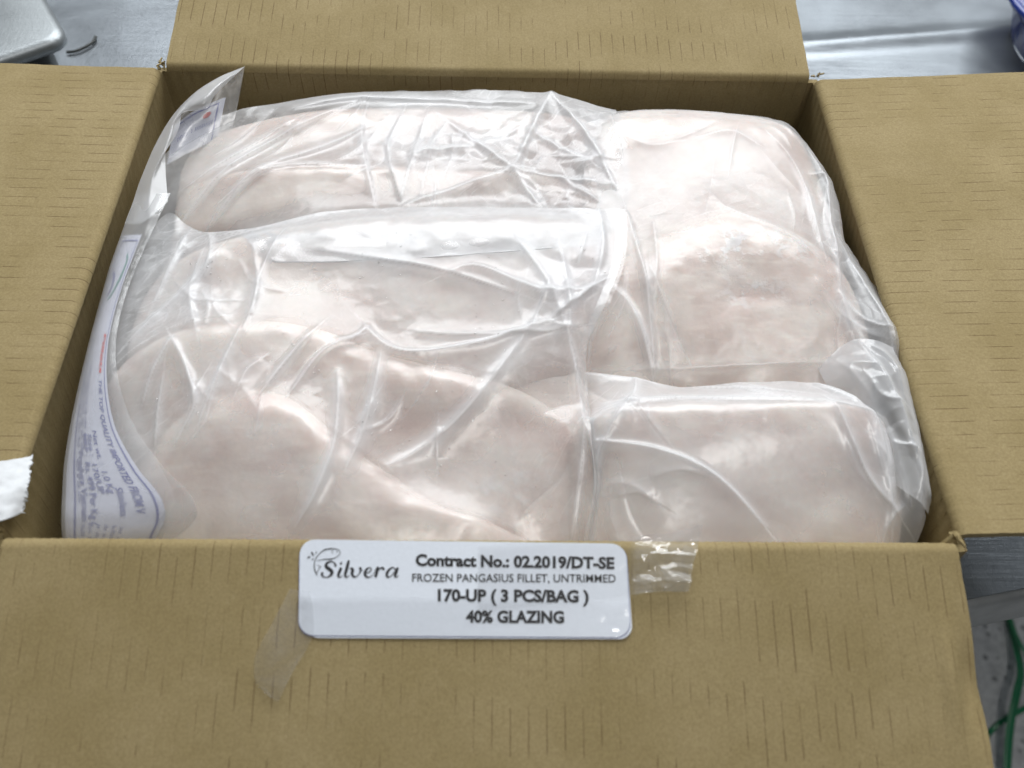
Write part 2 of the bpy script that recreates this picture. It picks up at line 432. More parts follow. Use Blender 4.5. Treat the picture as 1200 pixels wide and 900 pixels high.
# torn paper curls where the slots end
def torn(px, py, z, size, seed, n=5):
    r = np.random.default_rng(seed); c = P(px, py, z)
    V, F = [], []
    for k in range(n):
        a = r.uniform(0, 6.28); w = size * r.uniform(.25, .5); L = size * r.uniform(.6, 1.3)
        d = np.array([math.cos(a), math.sin(a), r.uniform(.1, .9)]); d /= np.linalg.norm(d)
        s_ = np.cross(d, [0, 0, 1]); s_ /= np.linalg.norm(s_); b = len(V); q = c + r.normal(0, size * .22, 3)
        bend = r.uniform(-.8, .8)
        for j in range(5):
            f = j / 4; e = q + d * L * f + np.cross(s_, d) * bend * L * f * f
            ww = w * (1 - .55 * f) * (1 + .3 * r.normal())
            for h in (0, .0007):
                V += [e - s_ * ww / 2 + np.array([0, 0, h]), e + s_ * ww / 2 + np.array([0, 0, h])]
        for j in range(4):
            i = b + 4 * j
            F += [(i, i + 1, i + 5, i + 4), (i + 2, i + 6, i + 7, i + 3), (i, i + 4, i + 6, i + 2), (i + 1, i + 3, i + 7, i + 5)]
    V = np.array(V)
    mesh_obj('torn_edge', V - BOX0, F, M_CARD, box, False, V[:, :2] * 3)
torn(1121, 628, -.001, .0045, 3, 5); torn(189, 74, .0, .0035, 5, 4); torn(190, 80, -.002, .003, 8, 3)
torn(956, 91, -.002, .003, 6, 3)

# ------------------------------------------------------------------ sticker and tapes on the front flap
ft = math.radians(-17)
FN = np.array([0, math.sin(ft), math.cos(ft)]) * np.array([1, 1, 1])
FD = np.array([0, -math.cos(ft), math.sin(ft)])
FN = np.cross(FD, np.array([1, 0, 0.])); FN = FN if FN[2] > 0 else -FN
end = math.radians(107)
F0 = np.array([0, -RC * (1 - math.cos(end)), -RC + RC * math.sin(end)])
def on_flap(px, py, h=.0006):
    return on_plane(px, py, F0 + FN * (.0005 + h), FN)
def round_rect(c, r, n=8):
    """px corners tl,tr,br,bl -> rounded outline"""
    out = []
    c = [np.array(p, float) for p in c]
    for k in range(4):
        p, a, b = c[k], c[k - 1], c[(k + 1) % 4]
        va = (a - p) / np.linalg.norm(a - p); vb = (b - p) / np.linalg.norm(b - p)
        for i in range(n + 1):
            f = i / n * math.pi / 2
            out.append(p + va * r * (1 - math.sin(f)) + vb * r * (1 - math.cos(f)))
    return out
def sheet(name, outline, h0, h1, mat, parent):
    """flat sheet of real thickness lying on the flap"""
    n = len(outline)
    V = [on_flap(*p, h1) - BOX0 for p in outline] + [on_flap(*p, h0) - BOX0 for p in outline]
    F = [tuple(range(n))] + [(i, i + n, (i + 1) % n + n, (i + 1) % n) for i in range(n)]
    return mesh_obj(name, np.array(V), F, mat, parent, False)
sheet('under_label', round_rect([(353, 636), (734, 639), (741.5, 749), (358, 747.5)], 16), 0, .0001, M_PAPER, box)
sheet('label_border', round_rect([(351, 633), (734.2, 637.5), (739.8, 748), (349.4, 745.4)], 18), .00015, .0002, M_BLUEINK, box)
sticker = sheet('label_sticker', round_rect([(351.5, 632), (733.5, 637), (739, 747), (350, 744.5)], 18), .00025, .00033, M_PAPER, box)
tag(sticker, 'white rounded paper label with black lettering stuck on the front flap')

def text_mesh(body, bold=0.0, shear=0.0):
    c = bpy.data.curves.new('tmp', 'FONT'); c.body = body; c.size = 1.0; c.offset = bold; c.shear = shear
    c.resolution_u = 3; c.fill_mode = 'FRONT'
    o = bpy.data.objects.new('tmp', c); col.objects.link(o)
    dg = bpy.context.evaluated_depsgraph_get(); me = bpy.data.meshes.new_from_object(o.evaluated_get(dg))
    V = np.array([v.co[:] for v in me.vertices]); F = [tuple(p.vertices) for p in me.polygons]
    bpy.data.objects.remove(o); bpy.data.curves.remove(c); bpy.data.meshes.remove(me)
    V[:, 0] -= V[:, 0].min()
    return V, F
def label_line(body, x0, x1, ybase, hcap, slope=.006, bold=.042):
    V, F = text_mesh(body, bold)
    V[:, 0] *= (x1 - x0) / V[:, 0].max(); V[:, 1] *= hcap / .73
    Q = np.array([on_flap(x0 + x, ybase - y + slope * x, .0005) for x, y in V[:, :2]])
    mesh_obj('lettering', Q - BOX0, F, M_INK, sticker, False)
label_line('Contract No.: 02.2019/DT-SE', 487, 720, 662.5, 13.5, .016)
label_line('FROZEN PANGASIUS FILLET, UNTRIMMED', 483, 721.5, 681.5, 9.8, .004, .009)
label_line('170-UP ( 3 PCS/BAG )', 513, 690, 704, 14, .008)
label_line('40% GLAZING', 546, 661, 729, 14, .006)

def strokes(name, paths, conv, mat, parent):
    V, F = [], []
    for path in paths:
        c = catmull(np.array(path, float), max(8, 6 * len(path)))
        d = np.gradient(c[:, :2], axis=0); d /= np.linalg.norm(d, axis=1)[:, None] + 1e-9
        nn = np.stack([-d[:, 1], d[:, 0]], 1); b = len(V)
        for q, e in zip(c, nn):
            V += [conv(*(q[:2] - e * q[2] / 2)), conv(*(q[:2] + e * q[2] / 2))]
        F += [(b + 2 * i, b + 2 * i + 1, b + 2 * i + 3, b + 2 * i + 2) for i in range(len(c) - 1)]
    return mesh_obj(name, np.array(V), F, mat, parent, False)
def logo(x, y): return on_flap(340 + x * .11667, 625 + y * .11667, .0005) - BOX0
strokes('lettering', [
    [(452, 332, 26), (455, 312, 18), (435, 290, 10), (400, 285, 14), (366, 305, 26), (364, 335, 32), (395, 360, 34), (420, 385, 34), (412, 415, 26), (380, 438, 12), (345, 438, 12), (320, 422, 18), (322, 402, 24), (335, 398, 18)],
    [(512, 345, 26), (492, 395, 28), (482, 425, 24), (497, 440, 12), (525, 424, 5)],
    [(502, 306, 18), (516, 300, 24), (520, 300, 18)],
    [(590, 270, 20), (580, 310, 30), (562, 380, 30), (552, 420, 26), (566, 440, 13), (598, 424, 5)],
    [(600, 362, 6), (618, 348, 18), (628, 370, 30), (622, 405, 28), (640, 436, 18), (672, 428, 9), (702, 392, 12), (706, 355, 26), (700, 345, 20), (704, 372, 8), (735, 372, 5)],
    [(748, 402, 7), (790, 392, 10), (815, 365, 12), (802, 344, 9), (772, 358, 20), (752, 395, 28), (758, 428, 24), (790, 441, 12), (832, 418, 5)],
    [(832, 418, 5), (868, 350, 10), (884, 345, 22), (868, 400, 28), (856, 440, 26)],
    [(862, 408, 6), (890, 364, 10), (922, 345, 18), (938, 356, 24), (934, 368, 14)],
    [(1058, 362, 12), (1032, 343, 12), (994, 365, 22), (970, 408, 28), (980, 438, 18), (1012, 430, 9), (1046, 388, 7), (1064, 356, 6)],
    [(1082, 342, 20), (1068, 385, 30), (1054, 422, 26), (1066, 440, 12), (1090, 424, 5)]], logo, M_INK, sticker)
strokes('emblem', [
    [(506, 190, 5), (492, 168, 6), (450, 155, 8), (400, 154, 10), (345, 166, 10), (300, 200, 7), (262, 245, 8), (244, 300, 9), (244, 350, 10), (256, 390, 12), (268, 424, 4)],
    [(320, 178, 3), (350, 163, 12), (400, 155, 3)],
    [(506, 190, 5), (488, 222, 6), (445, 248, 7), (400, 260, 13), (350, 260, 9), (300, 268, 6), (268, 276, 4)],
    [(266, 420, 4), (278, 378, 6), (292, 352, 7), (308, 336, 5), (290, 325, 4), (268, 316, 4)],
    [(432, 164, 3), (420, 180, 6), (428, 204, 3)],
    [(466, 186, 5), (472, 182, 9), (477, 187, 5)],
    [(214, 184, 6), (224, 205, 19), (236, 226, 5)], [(172, 246, 6), (188, 240, 15), (206, 230, 4)],
    [(262, 178, 4), (262, 192, 10), (254, 206, 3)], [(216, 264, 4), (228, 260, 10), (240, 252, 3)]], logo, M_INK, sticker)

def film_attr(n, v): return {'haze': np.full(n, v)}
M_TAPE = mat_film('clear_tape', .0, .34, .06, .05, .2, 3.0, .05, 1.0)
def tape_patch(name, rows, n, m, amp, seed, haze, lift=.0015):
    """crumpled clear tape on the flap from a control grid of photo pixels and heights above the flap"""
    R = np.array([catmull(r, m) for r in rows])
    Q = np.array([catmull(R[:, j], n) for j in range(m)]).transpose(1, 0, 2)
    pos = np.array([[on_flap(x, y, .0007) for x, y, h in row] for row in Q])
    am = amp * (np.clip((Q[..., 0] - 736) / 14, .03, 1.0) if seed == 21 else 1.0)
    hh = Q[..., 2] * .001 + am * (facets(pos[..., 0] * .6, pos[..., 1] * 1.7, .0095, seed) + .5 * facets(pos[..., 0] * .7, pos[..., 1] * 1.5, .0045, seed + 9))
    pos = pos + FN * (hh + am * .5)[..., None]
    hz = (haze + .9 * np.abs(facets(pos[..., 0], pos[..., 1], .012, seed + 4))) * (np.clip((Q[..., 0] - 736) / 10, 0.02, 1) if seed != 33 else .7)
    return mesh_obj(name, pos - BOX0, grid_faces(n, m, 0, True), M_TAPE, box, True, None, {'haze': hz})
tape_patch('packing_tape', [[(560, 640, .2), (650, 634, .2), (735, 629, .5), (780, 626, 1.5), (821, 617, 4)], [(560, 690, .2), (650, 678, .1), (735, 668, .3), (775, 664, .8), (812, 660, 1)],
                            [(560, 715, .1), (650, 708, .1), (735, 698, .4), (770, 694, 1.2), (806, 694, .6)]], 110, 190, .0034, 21, .55)
tape_patch('packing_tape', [[(352, 700, .1), (460, 700, .1), (560, 702, .1), (660, 704, .1), (737, 706, .1)], [(352, 722, .1), (460, 722, .1), (560, 724, .1), (660, 724, .1), (738, 728, .2)],
                            [(351, 744, .1), (460, 745, .1), (560, 746, .1), (660, 746, .1), (739, 746, .2)]], 40, 200, .00012, 27, .0)
tape_patch('packing_tape', [[(340, 690, .2), (352, 692, .2), (364, 694, .2)], [(322, 725, .2), (346, 728, .2), (368, 732, .2)], [(300, 768, .1), (334, 764, .1), (362, 756, .2)], [(300, 800, .1), (322, 812, .2), (345, 785, .3)], [(312, 806, .1), (325, 822, .2), (336, 802, .3)]], 90, 50, .0004, 33, .22)

# paper tape hanging on the crease of the left flap
rows = [[(-60, 540, .006), (0, 541, .004), (38, 534, -.001)], [(-60, 575, .006), (0, 575, .005), (33, 570, .001)], [(-60, 612, .006), (0, 610, .004), (27, 600, -.002)]]
R = np.array([catmull(r, 40) for r in rows]); Q = np.array([catmull(R[:, j], 40) for j in range(40)]).transpose(1, 0, 2)
pos = P(Q[..., 0], Q[..., 1], Q[..., 2]); pos[..., 2] += .0016 * facets(pos[..., 0], pos[..., 1], .009, 4) + .0008 * facets(pos[..., 0], pos[..., 1], .004, 6)
pos[:, -1] += rng.normal(0, .0004, (40, 3))
slab('paper_tape', pos - BOX0, pos - np.array([0, 0, .0006]) - BOX0, M_RAG, box)

# ------------------------------------------------------------------ frozen fillets
FILLETS = []
def fillet(label, px, zr, z0, t, gy=0.0, gx=0.0, p=3.0, seed=1, tb=1.4, lump=.25, spots=(), icy=()):
    """px outline seen at height zr (cm); z0 = mid height, t = height of the domed top above it (cm); gx, gy = tilt"""
    q = np.array([P(x, y, zr * .01)[:2] for x, y in px]); c = q.mean(0)
    oc = catmull(q, 97, True)[:-1]
    th = np.arctan2(oc[:, 1] - c[1], oc[:, 0] - c[0]); r = np.linalg.norm(oc - c, axis=1)
    k = np.argsort(th); th, r = th[k], r[k]
    T = np.r_[th - 2 * np.pi, th, th + 2 * np.pi]; Rr = np.r_[r, r, r]
    f = dict(c=c, T=T, R=Rr, z0=z0 * .01, t=t * .01, gy=gy, gx=gx, p=p, seed=seed, tb=tb * .01, lump=lump * .01,
             spots=[(P(x, y, zr * .01)[:2], rx * .001, ry * .001, dep * .001) for x, y, rx, ry, dep in spots])
    FILLETS.append(f)
    na, ns = 120, 34
    ang = np.linspace(0, 2 * np.pi, na, endpoint=False) - np.pi
    ra = np.interp(ang, T, Rr); S = 1 - (1 - np.linspace(0, 1, ns)) ** 2
    S[0] = .002
    X = c[0] + S[:, None] * (ra * np.cos(ang)); Y = c[1] + S[:, None] * (ra * np.sin(ang))
    zt = fillet_top(f, X, Y, S[:, None] + 0 * X)
    pl = f['z0'] + gy * (Y - c[1]) + gx * (X - c[0])
    zb = pl - f['tb'] * np.sqrt(np.clip(1 - (S[:, None] + 0 * X) ** 3, 0, 1))
    V = np.vstack([np.dstack([X, Y, zt]).reshape(-1, 3), np.dstack([X, Y, zb])[::-1][1:].reshape(-1, 3)])
    base = np.array([c[0], c[1], f['z0'] - f['tb']])
    F = grid_faces(2 * ns - 1, na, 0, False, True)
    pk = np.zeros(len(V)); ic = np.zeros(len(V))
    for q, rx, ry, dep in f['spots']: pk += np.exp(-((V[:, 0] - q[0]) / rx) ** 2 - ((V[:, 1] - q[1]) / ry) ** 2)
    for x, y, rx, ry in icy:
        q = P(x, y, zr * .01); ic += np.exp(-((V[:, 0] - q[0]) / (rx * .001)) ** 2 - ((V[:, 1] - q[1]) / (ry * .001)) ** 2)
    o = mesh_obj('fish_fillet', V - base, F, M_FISH, None, True, None, {'pink': pk, 'icy': ic}); o.location = base
    return tag(o, label, 'fish fillet', 'frozen fish fillets in the bags')
def fillet_top(f, X, Y, S):
    pl = f['z0'] + f['gy'] * (Y - f['c'][1]) + f['gx'] * (X - f['c'][0])
    e = np.clip(1 - S ** f['p'], 0, 1)
    l = f['lump'] * (fbm(X * 38 + f['seed'] * 5, Y * 38, f['seed'], 3) - .45) * 2 + f['lump'] * .45 * (fbm(X * 150, Y * 150 + f['seed'], f['seed'] + 4, 2) - .4)
    for q, rx, ry, dep in f['spots']:
        l = l - dep * np.exp(-((X - q[0]) / rx) ** 2 - ((Y - q[1]) / ry) ** 2)
    return pl + f['t'] * np.sqrt(e) + l * e
def obstacle(X, Y, use=None):
    z = np.full(X.shape, -.12)
    for k, f in enumerate(FILLETS):
        if use is not None and k not in use: continue
        dx, dy = X - f['c'][0], Y - f['c'][1]; a = np.arctan2(dy, dx)
        s_ = np.hypot(dx, dy) / np.interp(a, f['T'], f['R'])
        zz = fillet_top(f, X, Y, np.clip(s_, 0, 1))
        z = np.where(s_ < 1, np.maximum(z, zz), z)
    return z
# back row, seen from the top
fillet('long rounded fillet lying furthest back under the film by the far wall', [(196, 190), (225, 148), (330, 126), (450, 120), (580, 122), (705, 132), (725, 168), (600, 196), (430, 198), (212, 204)], -1.2, -2.9, 2.0, .22, 0, 2.3, 2)
fillet('smooth rolled fillet lit along its top in the far back bag', [(192, 235), (212, 200), (330, 190), (450, 190), (580, 196), (715, 206), (728, 236), (600, 258), (430, 262), (205, 268)], -1.2, -3.2, 2.7, .20, 0, 2.2, 3)
fillet('broad flat fillet with icy glaze in the bag by the far right corner', [(690, 165), (725, 134), (850, 134), (930, 150), (972, 215), (996, 290), (900, 310), (790, 310), (695, 290)], -.8, -1.9, 1.6, .12, -.02, 4.5, 4, 1.6, .2)
fillet('thick fillet with a ragged frosty edge in the bag along the right wall', [(690, 340), (740, 292), (830, 262), (900, 266), (965, 292), (1010, 335), (1038, 405), (1015, 460), (800, 466), (680, 440)], -.6, -2.0, 1.9, .24, 0, 3.6, 5, 2.0, .3, [(880, 352, 14, 5, 2.0)], [(900, 300, 26, 10), (830, 300, 16, 12), (880, 350, 16, 7)])
fillet('large fillet with a straight top edge in the front right bag', [(672, 545), (682, 498), (780, 482), (880, 480), (990, 482), (1040, 500), (1070, 560), (1072, 640), (1000, 690), (850, 705), (690, 695)], -1.0, -2.6, 2.0, .42, -.03, 6.0, 6, 2.0, .2)
# front left bag, three fillets one before the other
fillet('broad frosted fillet at the back of the big front bag', [(128, 400), (165, 320), (240, 280), (400, 256), (520, 252), (640, 252), (728, 270), (726, 350), (690, 410), (520, 436), (330, 435), (150, 440)], -.3, -1.9, 1.9, .22, 0, 3.6, 7, 2.2, .2)
fillet('fillet with a pink hollow near its end in the middle of the big front bag', [(108, 510), (116, 445), (195, 400), (300, 388), (380, 397), (440, 416), (520, 432), (600, 447), (655, 470), (684, 508), (690, 575), (600, 640), (400, 640), (150, 610)], -.9, -2.5, 1.9, .44, 0, 2.8, 8, 2.0, .28, [(608, 492, 17, 7, 4.5), (470, 500, 20, 8, 1.5)], [(600, 560, 20, 14)])
fillet('pale tapering fillet nearest the front flap in the big bag', [(104, 610), (150, 545), (215, 492), (295, 470), (352, 482), (405, 520), (465, 552), (530, 585), (590, 600), (640, 625), (655, 680), (560, 730), (350, 735), (190, 700)], -1.1, -2.9, 2.2, .46, 0, 2.6, 9, 1.8, .22, [(315, 495, 9, 6, .8)], [])

fillet('fillet lying deeper down, glimpsed between the three bags in the middle', [(560, 440), (600, 390), (680, 370), (750, 390), (780, 470), (770, 600), (720, 660), (620, 650), (570, 560)], -2.5, -3.6, 1.5, .05, 0, 3.0, 10, 1.6)

# ------------------------------------------------------------------ film sheets
def seg_dist(X, Y, a, b):
    d = b - a; L2 = d @ d + 1e-12
    t = np.clip(((X - a[0]) * d[0] + (Y - a[1]) * d[1]) / L2, 0, 1)
    dx, dy = X - a[0] - t * d[0], Y - a[1] - t * d[1]
    side = np.sign(d[0] * (Y - a[1]) - d[1] * (X - a[0]))
    return np.hypot(dx, dy), t, side

def add_ridges(X, Y, ridges, zref):
    """sum of sharp folds; each ridge = (px polyline, height mm, width mm, width on the other side mm)"""
    dz = np.zeros_like(X); hz = np.zeros_like(X)
    for rd_ in ridges:
        pl, amp, w1, w2 = rd_[:4]; mh, mw = rd_[4:6] if len(rd_) > 4 else (.5, 2.0)
        q = P([p[0] for p in pl], [p[1] for p in pl], zref)[:, :2]
        if len(q) > 2: q = catmull(q, 4 * len(q))
        lo, hi = q.min(0) - .03, q.max(0) + .03
        sel = (X > lo[0]) & (X < hi[0]) & (Y > lo[1]) & (Y < hi[1])
        if not sel.any(): continue
        x, y = X[sel], Y[sel]
        best = np.full(x.shape, 1e9); tt = np.zeros_like(x); sd = np.zeros_like(x)
        n = len(q) - 1
        for k in range(n):
            d, t, s_ = seg_dist(x, y, q[k], q[k + 1]); b = d < best
            best = np.where(b, d, best); tt = np.where(b, (k + t) / n, tt); sd = np.where(b, s_, sd)
        w = np.where(sd > 0, w1, w2) * .001
        tap = np.sqrt(np.clip(np.sin(np.pi * np.clip(tt * .94 + .03, 0, 1)), 0, 1))
        dz[sel] += amp * .001 * tap * np.exp(-(np.sqrt(best ** 2 + .0004 ** 2) - .0004) / w)
        hz[sel] += mh * min(1, abs(amp) / 2) * tap * np.exp(-(best / (mw * .0013)) ** 2)
    return dz, hz

def random_ridges(r, centres, n, lmin, lmax, amp):
    out = []
    for cx, cy, ang, spread, rad in centres:
        for k in range(n):
            a = math.radians(ang + r.uniform(-spread, spread)); L = r.uniform(lmin, lmax)
            x, y = cx + r.normal(0, rad), cy + r.normal(0, rad * .6)
            b = r.normal(0, .18)
            out.append(([(x, y), (x + L * .5 * math.cos(a), y + L * .5 * math.sin(a)), (x + L * math.cos(a + b), y + L * math.sin(a + b))],
                        amp * r.uniform(.35, 1.1) * (1 if r.random() < .75 else -.8), r.uniform(1.2, 4.5), r.uniform(.6, 2.5)))
    return out

def resize(z, n, m):
    a = np.linspace(0, z.shape[0] - 1, n); i = np.clip(a.astype(int), 0, z.shape[0] - 2); f = (a - i)[:, None]
    z = z[i] * (1 - f) + z[i + 1] * f
    b = np.linspace(0, z.shape[1] - 1, m); j = np.clip(b.astype(int), 0, z.shape[1] - 2); g_ = b - j
    return z[:, j] * (1 - g_) + z[:, j + 1] * g_

def coons(top, bot, lef, rig, n, m):
    T, B = catmull(top, m), catmull(bot, m); L, R = catmull(lef, n), catmull(rig, n)
    u = np.linspace(0, 1, m)[None, :, None]; v = np.linspace(0, 1, n)[:, None, None]
    return ((1 - v) * T[None] + v * B[None] + (1 - u) * L[:, None] + u * R[:, None]
            - ((1 - u) * (1 - v) * T[0] + u * (1 - v) * T[-1] + (1 - u) * v * B[0] + u * v * B[-1]))

def draped_film(name, edges, use, mat, parent, n, m, ridges, zref, eps, crump, seed, taut=140, skirts='', frost_glare=None, sag=0.0, crush=()):
    """film laid over the fillets: stretched between its edges (px, py, z cm) and resting on what lies below"""
    z = None
    for (a, b, it) in ((36, 48, taut), (72, 96, taut), (144, 192, taut // 2)):
        G = coons(*edges, a, b); zb = G[..., 2] * .01
        z = zb.copy() if z is None else resize(z, a, b)
        mask = np.zeros((a, b), bool); mask[1:-1, 1:-1] = True
        for k in range(it):
            if k % 20 == 0:
                xy = P(G[..., 0], G[..., 1], z); ob = obstacle(xy[..., 0], xy[..., 1], use) + eps
            av = np.zeros_like(z); av[1:-1, 1:-1] = .25 * (z[:-2, 1:-1] + z[2:, 1:-1] + z[1:-1, :-2] + z[1:-1, 2:]) - sag
            z = np.where(mask, np.maximum(av, ob), zb)
    G = coons(*edges, n, m); z = resize(z, n, m)
    for k in range(5):
        z[1:-1, 1:-1] = .2 * (z[1:-1, 1:-1] + z[:-2, 1:-1] + z[2:, 1:-1] + z[1:-1, :-2] + z[1:-1, 2:])
    pos = P(G[..., 0], G[..., 1], z); X, Y = pos[..., 0], pos[..., 1]
    ob = obstacle(X, Y, use)
    gap = np.clip((z - ob - eps) / .004, 0, 1)
    dz, hz = add_ridges(X, Y, ridges, zref)
    loose = .35 + .65 * gap
    patchy = np.clip((fbm(X * 22, Y * 22, seed + 40, 2) - .25) * 2.6, .12, 1.3)
    cr = (1.9 * facets(X, Y, .030, seed) + 1.15 * facets(X, Y * 1.2, .014, seed + 1) + .5 * facets(X, Y, .0065, seed + 2)) * .001 * crump * patchy
    for fx, fy, rx, ry, s_ in crush:
        wgt = s_ * np.exp(-((G[..., 0] - fx) / rx) ** 2 - ((G[..., 1] - fy) / ry) ** 2)
        cr = cr + wgt * .001 * (1.5 * facets(X, Y, .019, seed + 21) + 1.0 * facets(X, Y, .009, seed + 22))
        hz = hz + .12 * wgt
    zf = z + dz * (.5 + .5 * loose) + cr * loose
    zf = np.maximum(zf, ob + .0004 + .0003 * vnoise(X * 300, Y * 300, seed))
    pos[..., 2] = zf
    lap = np.zeros_like(zf); lap[1:-1, 1:-1] = np.abs(zf[:-2, 1:-1] + zf[2:, 1:-1] + zf[1:-1, :-2] + zf[1:-1, 2:] - 4 * zf[1:-1, 1:-1])
    fr = np.clip((fbm(X * 42 + seed, Y * 42, seed + 60, 5) - .44) * 3.2, 0, 1) * (.35 + .9 * fbm(X * 260, Y * 260, seed + 61, 3))
    fine = .15 * (fbm(X * 520, Y * 520, seed + 62, 2) - .35) * np.clip(2.4 * fbm(X * 30, Y * 30, seed + 63, 2) - .7, .15, 1)
    hz = np.clip(.8 * hz + .20 * gap + np.clip(lap / .0005, 0, .35) + .30 * fr + fine, 0, 1)
    if frost_glare is not None:
        for fx, fy, rx, ry, s_ in frost_glare:
            d = ((G[..., 0] - fx) / rx) ** 2 + ((G[..., 1] - fy) / ry) ** 2
            hz = hz + s_ * np.exp(-d) * (.45 + .9 * fbm(X * 60, Y * 60, seed + 8, 4))  # film frost, plus lamp glare on flat bag tops put in as whiteness
    V = [pos.reshape(-1, 3)]; F = [grid_faces(n, m, 0, True)]; HZ = [hz.ravel()]; off = n * m
    for s_ in skirts:
        e, i_ = {'t': (pos[0], pos[3]), 'b': (pos[-1], pos[-4]), 'l': (pos[:, 0], pos[:, 3]), 'r': (pos[:, -1], pos[:, -4])}[s_]
        d = e - i_; d[:, 2] = 0; d /= np.linalg.norm(d, axis=1)[:, None] + 1e-9
        rows = [e]
        for (o_, dn) in ((.0015, .001), (.0022, .004), (.002, .012), (-.003, .03), (-.01, .055)):
            q = e + d * o_; q[:, 2] -= dn; q[:, :2] += (.0015 * (vnoise(np.arange(len(e)) * .11, np.full(len(e), dn * 200), seed) - .5))[:, None]
            q[:, 0] = np.clip(q[:, 0], -.006, W + .006); q[:, 1] = np.clip(q[:, 1], .003, D - .002); rows.append(q)
        S = np.array(rows); V.append(S.reshape(-1, 3)); F.append(grid_faces(len(rows), len(e), off, s_ in 'br')); HZ.append(np.full(S.shape[0] * S.shape[1], .25)); off += S.shape[0] * S.shape[1]
    V = np.vstack(V) - np.array(parent.location)
    o = mesh_obj(name, V, np.vstack(F), mat, parent, True, None, {'haze': np.clip(np.concatenate(HZ), 0, 1.3)})
    return o, pos

def free_film(name, rows, n, m, mat, parent, seed, crump, haze, ridges=(), zref=0.0, thick=False):
    """a loose piece of film from a control grid of (px, py, z cm)"""
    R = np.array([catmull(r, m) for r in rows]); Q = np.array([catmull(R[:, j], n) for j in range(m)]).transpose(1, 0, 2)
    pos = P(Q[..., 0], Q[..., 1], Q[..., 2] * .01)
    X, Y = pos[..., 0], pos[..., 1]
    dz, hz = add_ridges(X, Y, ridges, zref)
    pos[..., 2] += dz + crump * .001 * (1.5 * facets(X, Y, .022, seed) + .8 * facets(X, Y, .009, seed + 1))
    hz = haze + hz + .3 * (fbm(X * 50, Y * 50, seed, 3) - .45)
    mesh_obj(name, pos - np.array(parent.location), grid_faces(n, m, 0, True), mat, parent, True, None, {'haze': np.clip(hz, 0, 1.2)})
    return pos

def sampler(pos, lift):
    """(u, v) in 0..1 on a film grid -> point just above it"""
    du = np.gradient(pos, axis=0); dv = np.gradient(pos, axis=1); nr = np.cross(du, dv); nr /= np.linalg.norm(nr, axis=-1)[..., None] + 1e-12
    nr = np.where((nr[..., 2:] < 0), -nr, nr); n, m = pos.shape[:2]
    def f(u, v, h=lift):
        a = np.clip(np.asarray(u, float), 0, 1) * (n - 1); b = np.clip(np.asarray(v, float), 0, 1) * (m - 1)
        i = np.clip(a.astype(int), 0, n - 2); j = np.clip(b.astype(int), 0, m - 2); fa = (a - i)[..., None]; fb = (b - j)[..., None]
        mixg = lambda G: (G[i, j] * (1 - fa) + G[i + 1, j] * fa) * (1 - fb) + (G[i, j + 1] * (1 - fa) + G[i + 1, j + 1] * fa) * fb
        return mixg(pos) + mixg(nr) * h
    return f

M_FILM_A = mat_film('bag_film_clear', .095, .65, .16, .23, .22, 0.0)
M_FILM_B = mat_film('bag_film_soft', .105, .65, .16, .23, .22, 2.3, .036)
M_FILM_C = mat_film('bag_film_icy', .08, .6, .22, .28, .22, 5.1, .034)
M_FILM_D = mat_film('bag_film_dewy', .165, .65, .18, .22, .18, 8.4)
M_WELD = mat_film('bag_weld_film', .10, .5, .1, .2, .3, 6.2)
M_HEAD = mat_film('bag_header_film', .15, .6, .12, .18, .3, 4.2)

# --- back bag, along the far wall and the left wall
bagB = thing('fish_bag', 'clear plastic bag of fillets along the far wall with a printed corner', 'plastic bag', (.12, .22, -.10), 'clear bags of frozen fillets in the box')
r = np.random.default_rng(5)
ridB = [([(215, 235), (265, 195), (330, 160), (420, 122)], 2.2, 4, 1.2), ([(240, 250), (300, 205), (370, 180), (440, 150)], 1.8, 4, 1.0), ([(228, 200), (290, 170), (350, 140)], 1.4, 3, 1.2),
        ([(265, 225), (330, 200), (432, 205)], 1.6, 3, 1), ([(430, 130), (425, 170), (440, 245)], 2.0, 1.2, 5), ([(470, 140), (455, 180), (470, 240)], 1.8, 4, 1),
        ([(600, 205), (525, 148)], 2.4, 2, 4), ([(600, 205), (645, 116)], 2.8, 3, 3), ([(600, 205), (716, 226)], 2.4, 2, 4), ([(600, 205), (478, 247)], 2.4, 4, 1.5),
        ([(645, 116), (690, 175), (724, 238)], 2.8, 3, 2), ([(600, 205), (636, 250)], 2.2, 2, 3), ([(500, 140), (485, 190), (470, 244)], 2, 3, 2), ([(525, 148), (488, 200)], 1.8, 3, 3),
        ([(345, 125), (420, 118), (520, 122), (620, 128)], 2.0, 2, 1.5), ([(560, 176), (480, 190)], 1.6, 2, 3), ([(622, 160), (690, 200)], 1.8, 1.5, 3), ([(655, 215), (705, 245)], 1.8, 2, 2)]
ridB += random_ridges(r, [(520, 190, 40, 80, 45), (650, 180, 90, 90, 35), (300, 170, -25, 18, 45)], 7, 35, 100, 1.1)
ridB = [(a_, h_ * (1.1 if np.mean([q[0] for q in a_]) > 440 else 1.1), b_, c_) for a_, h_, b_, c_ in ridB]
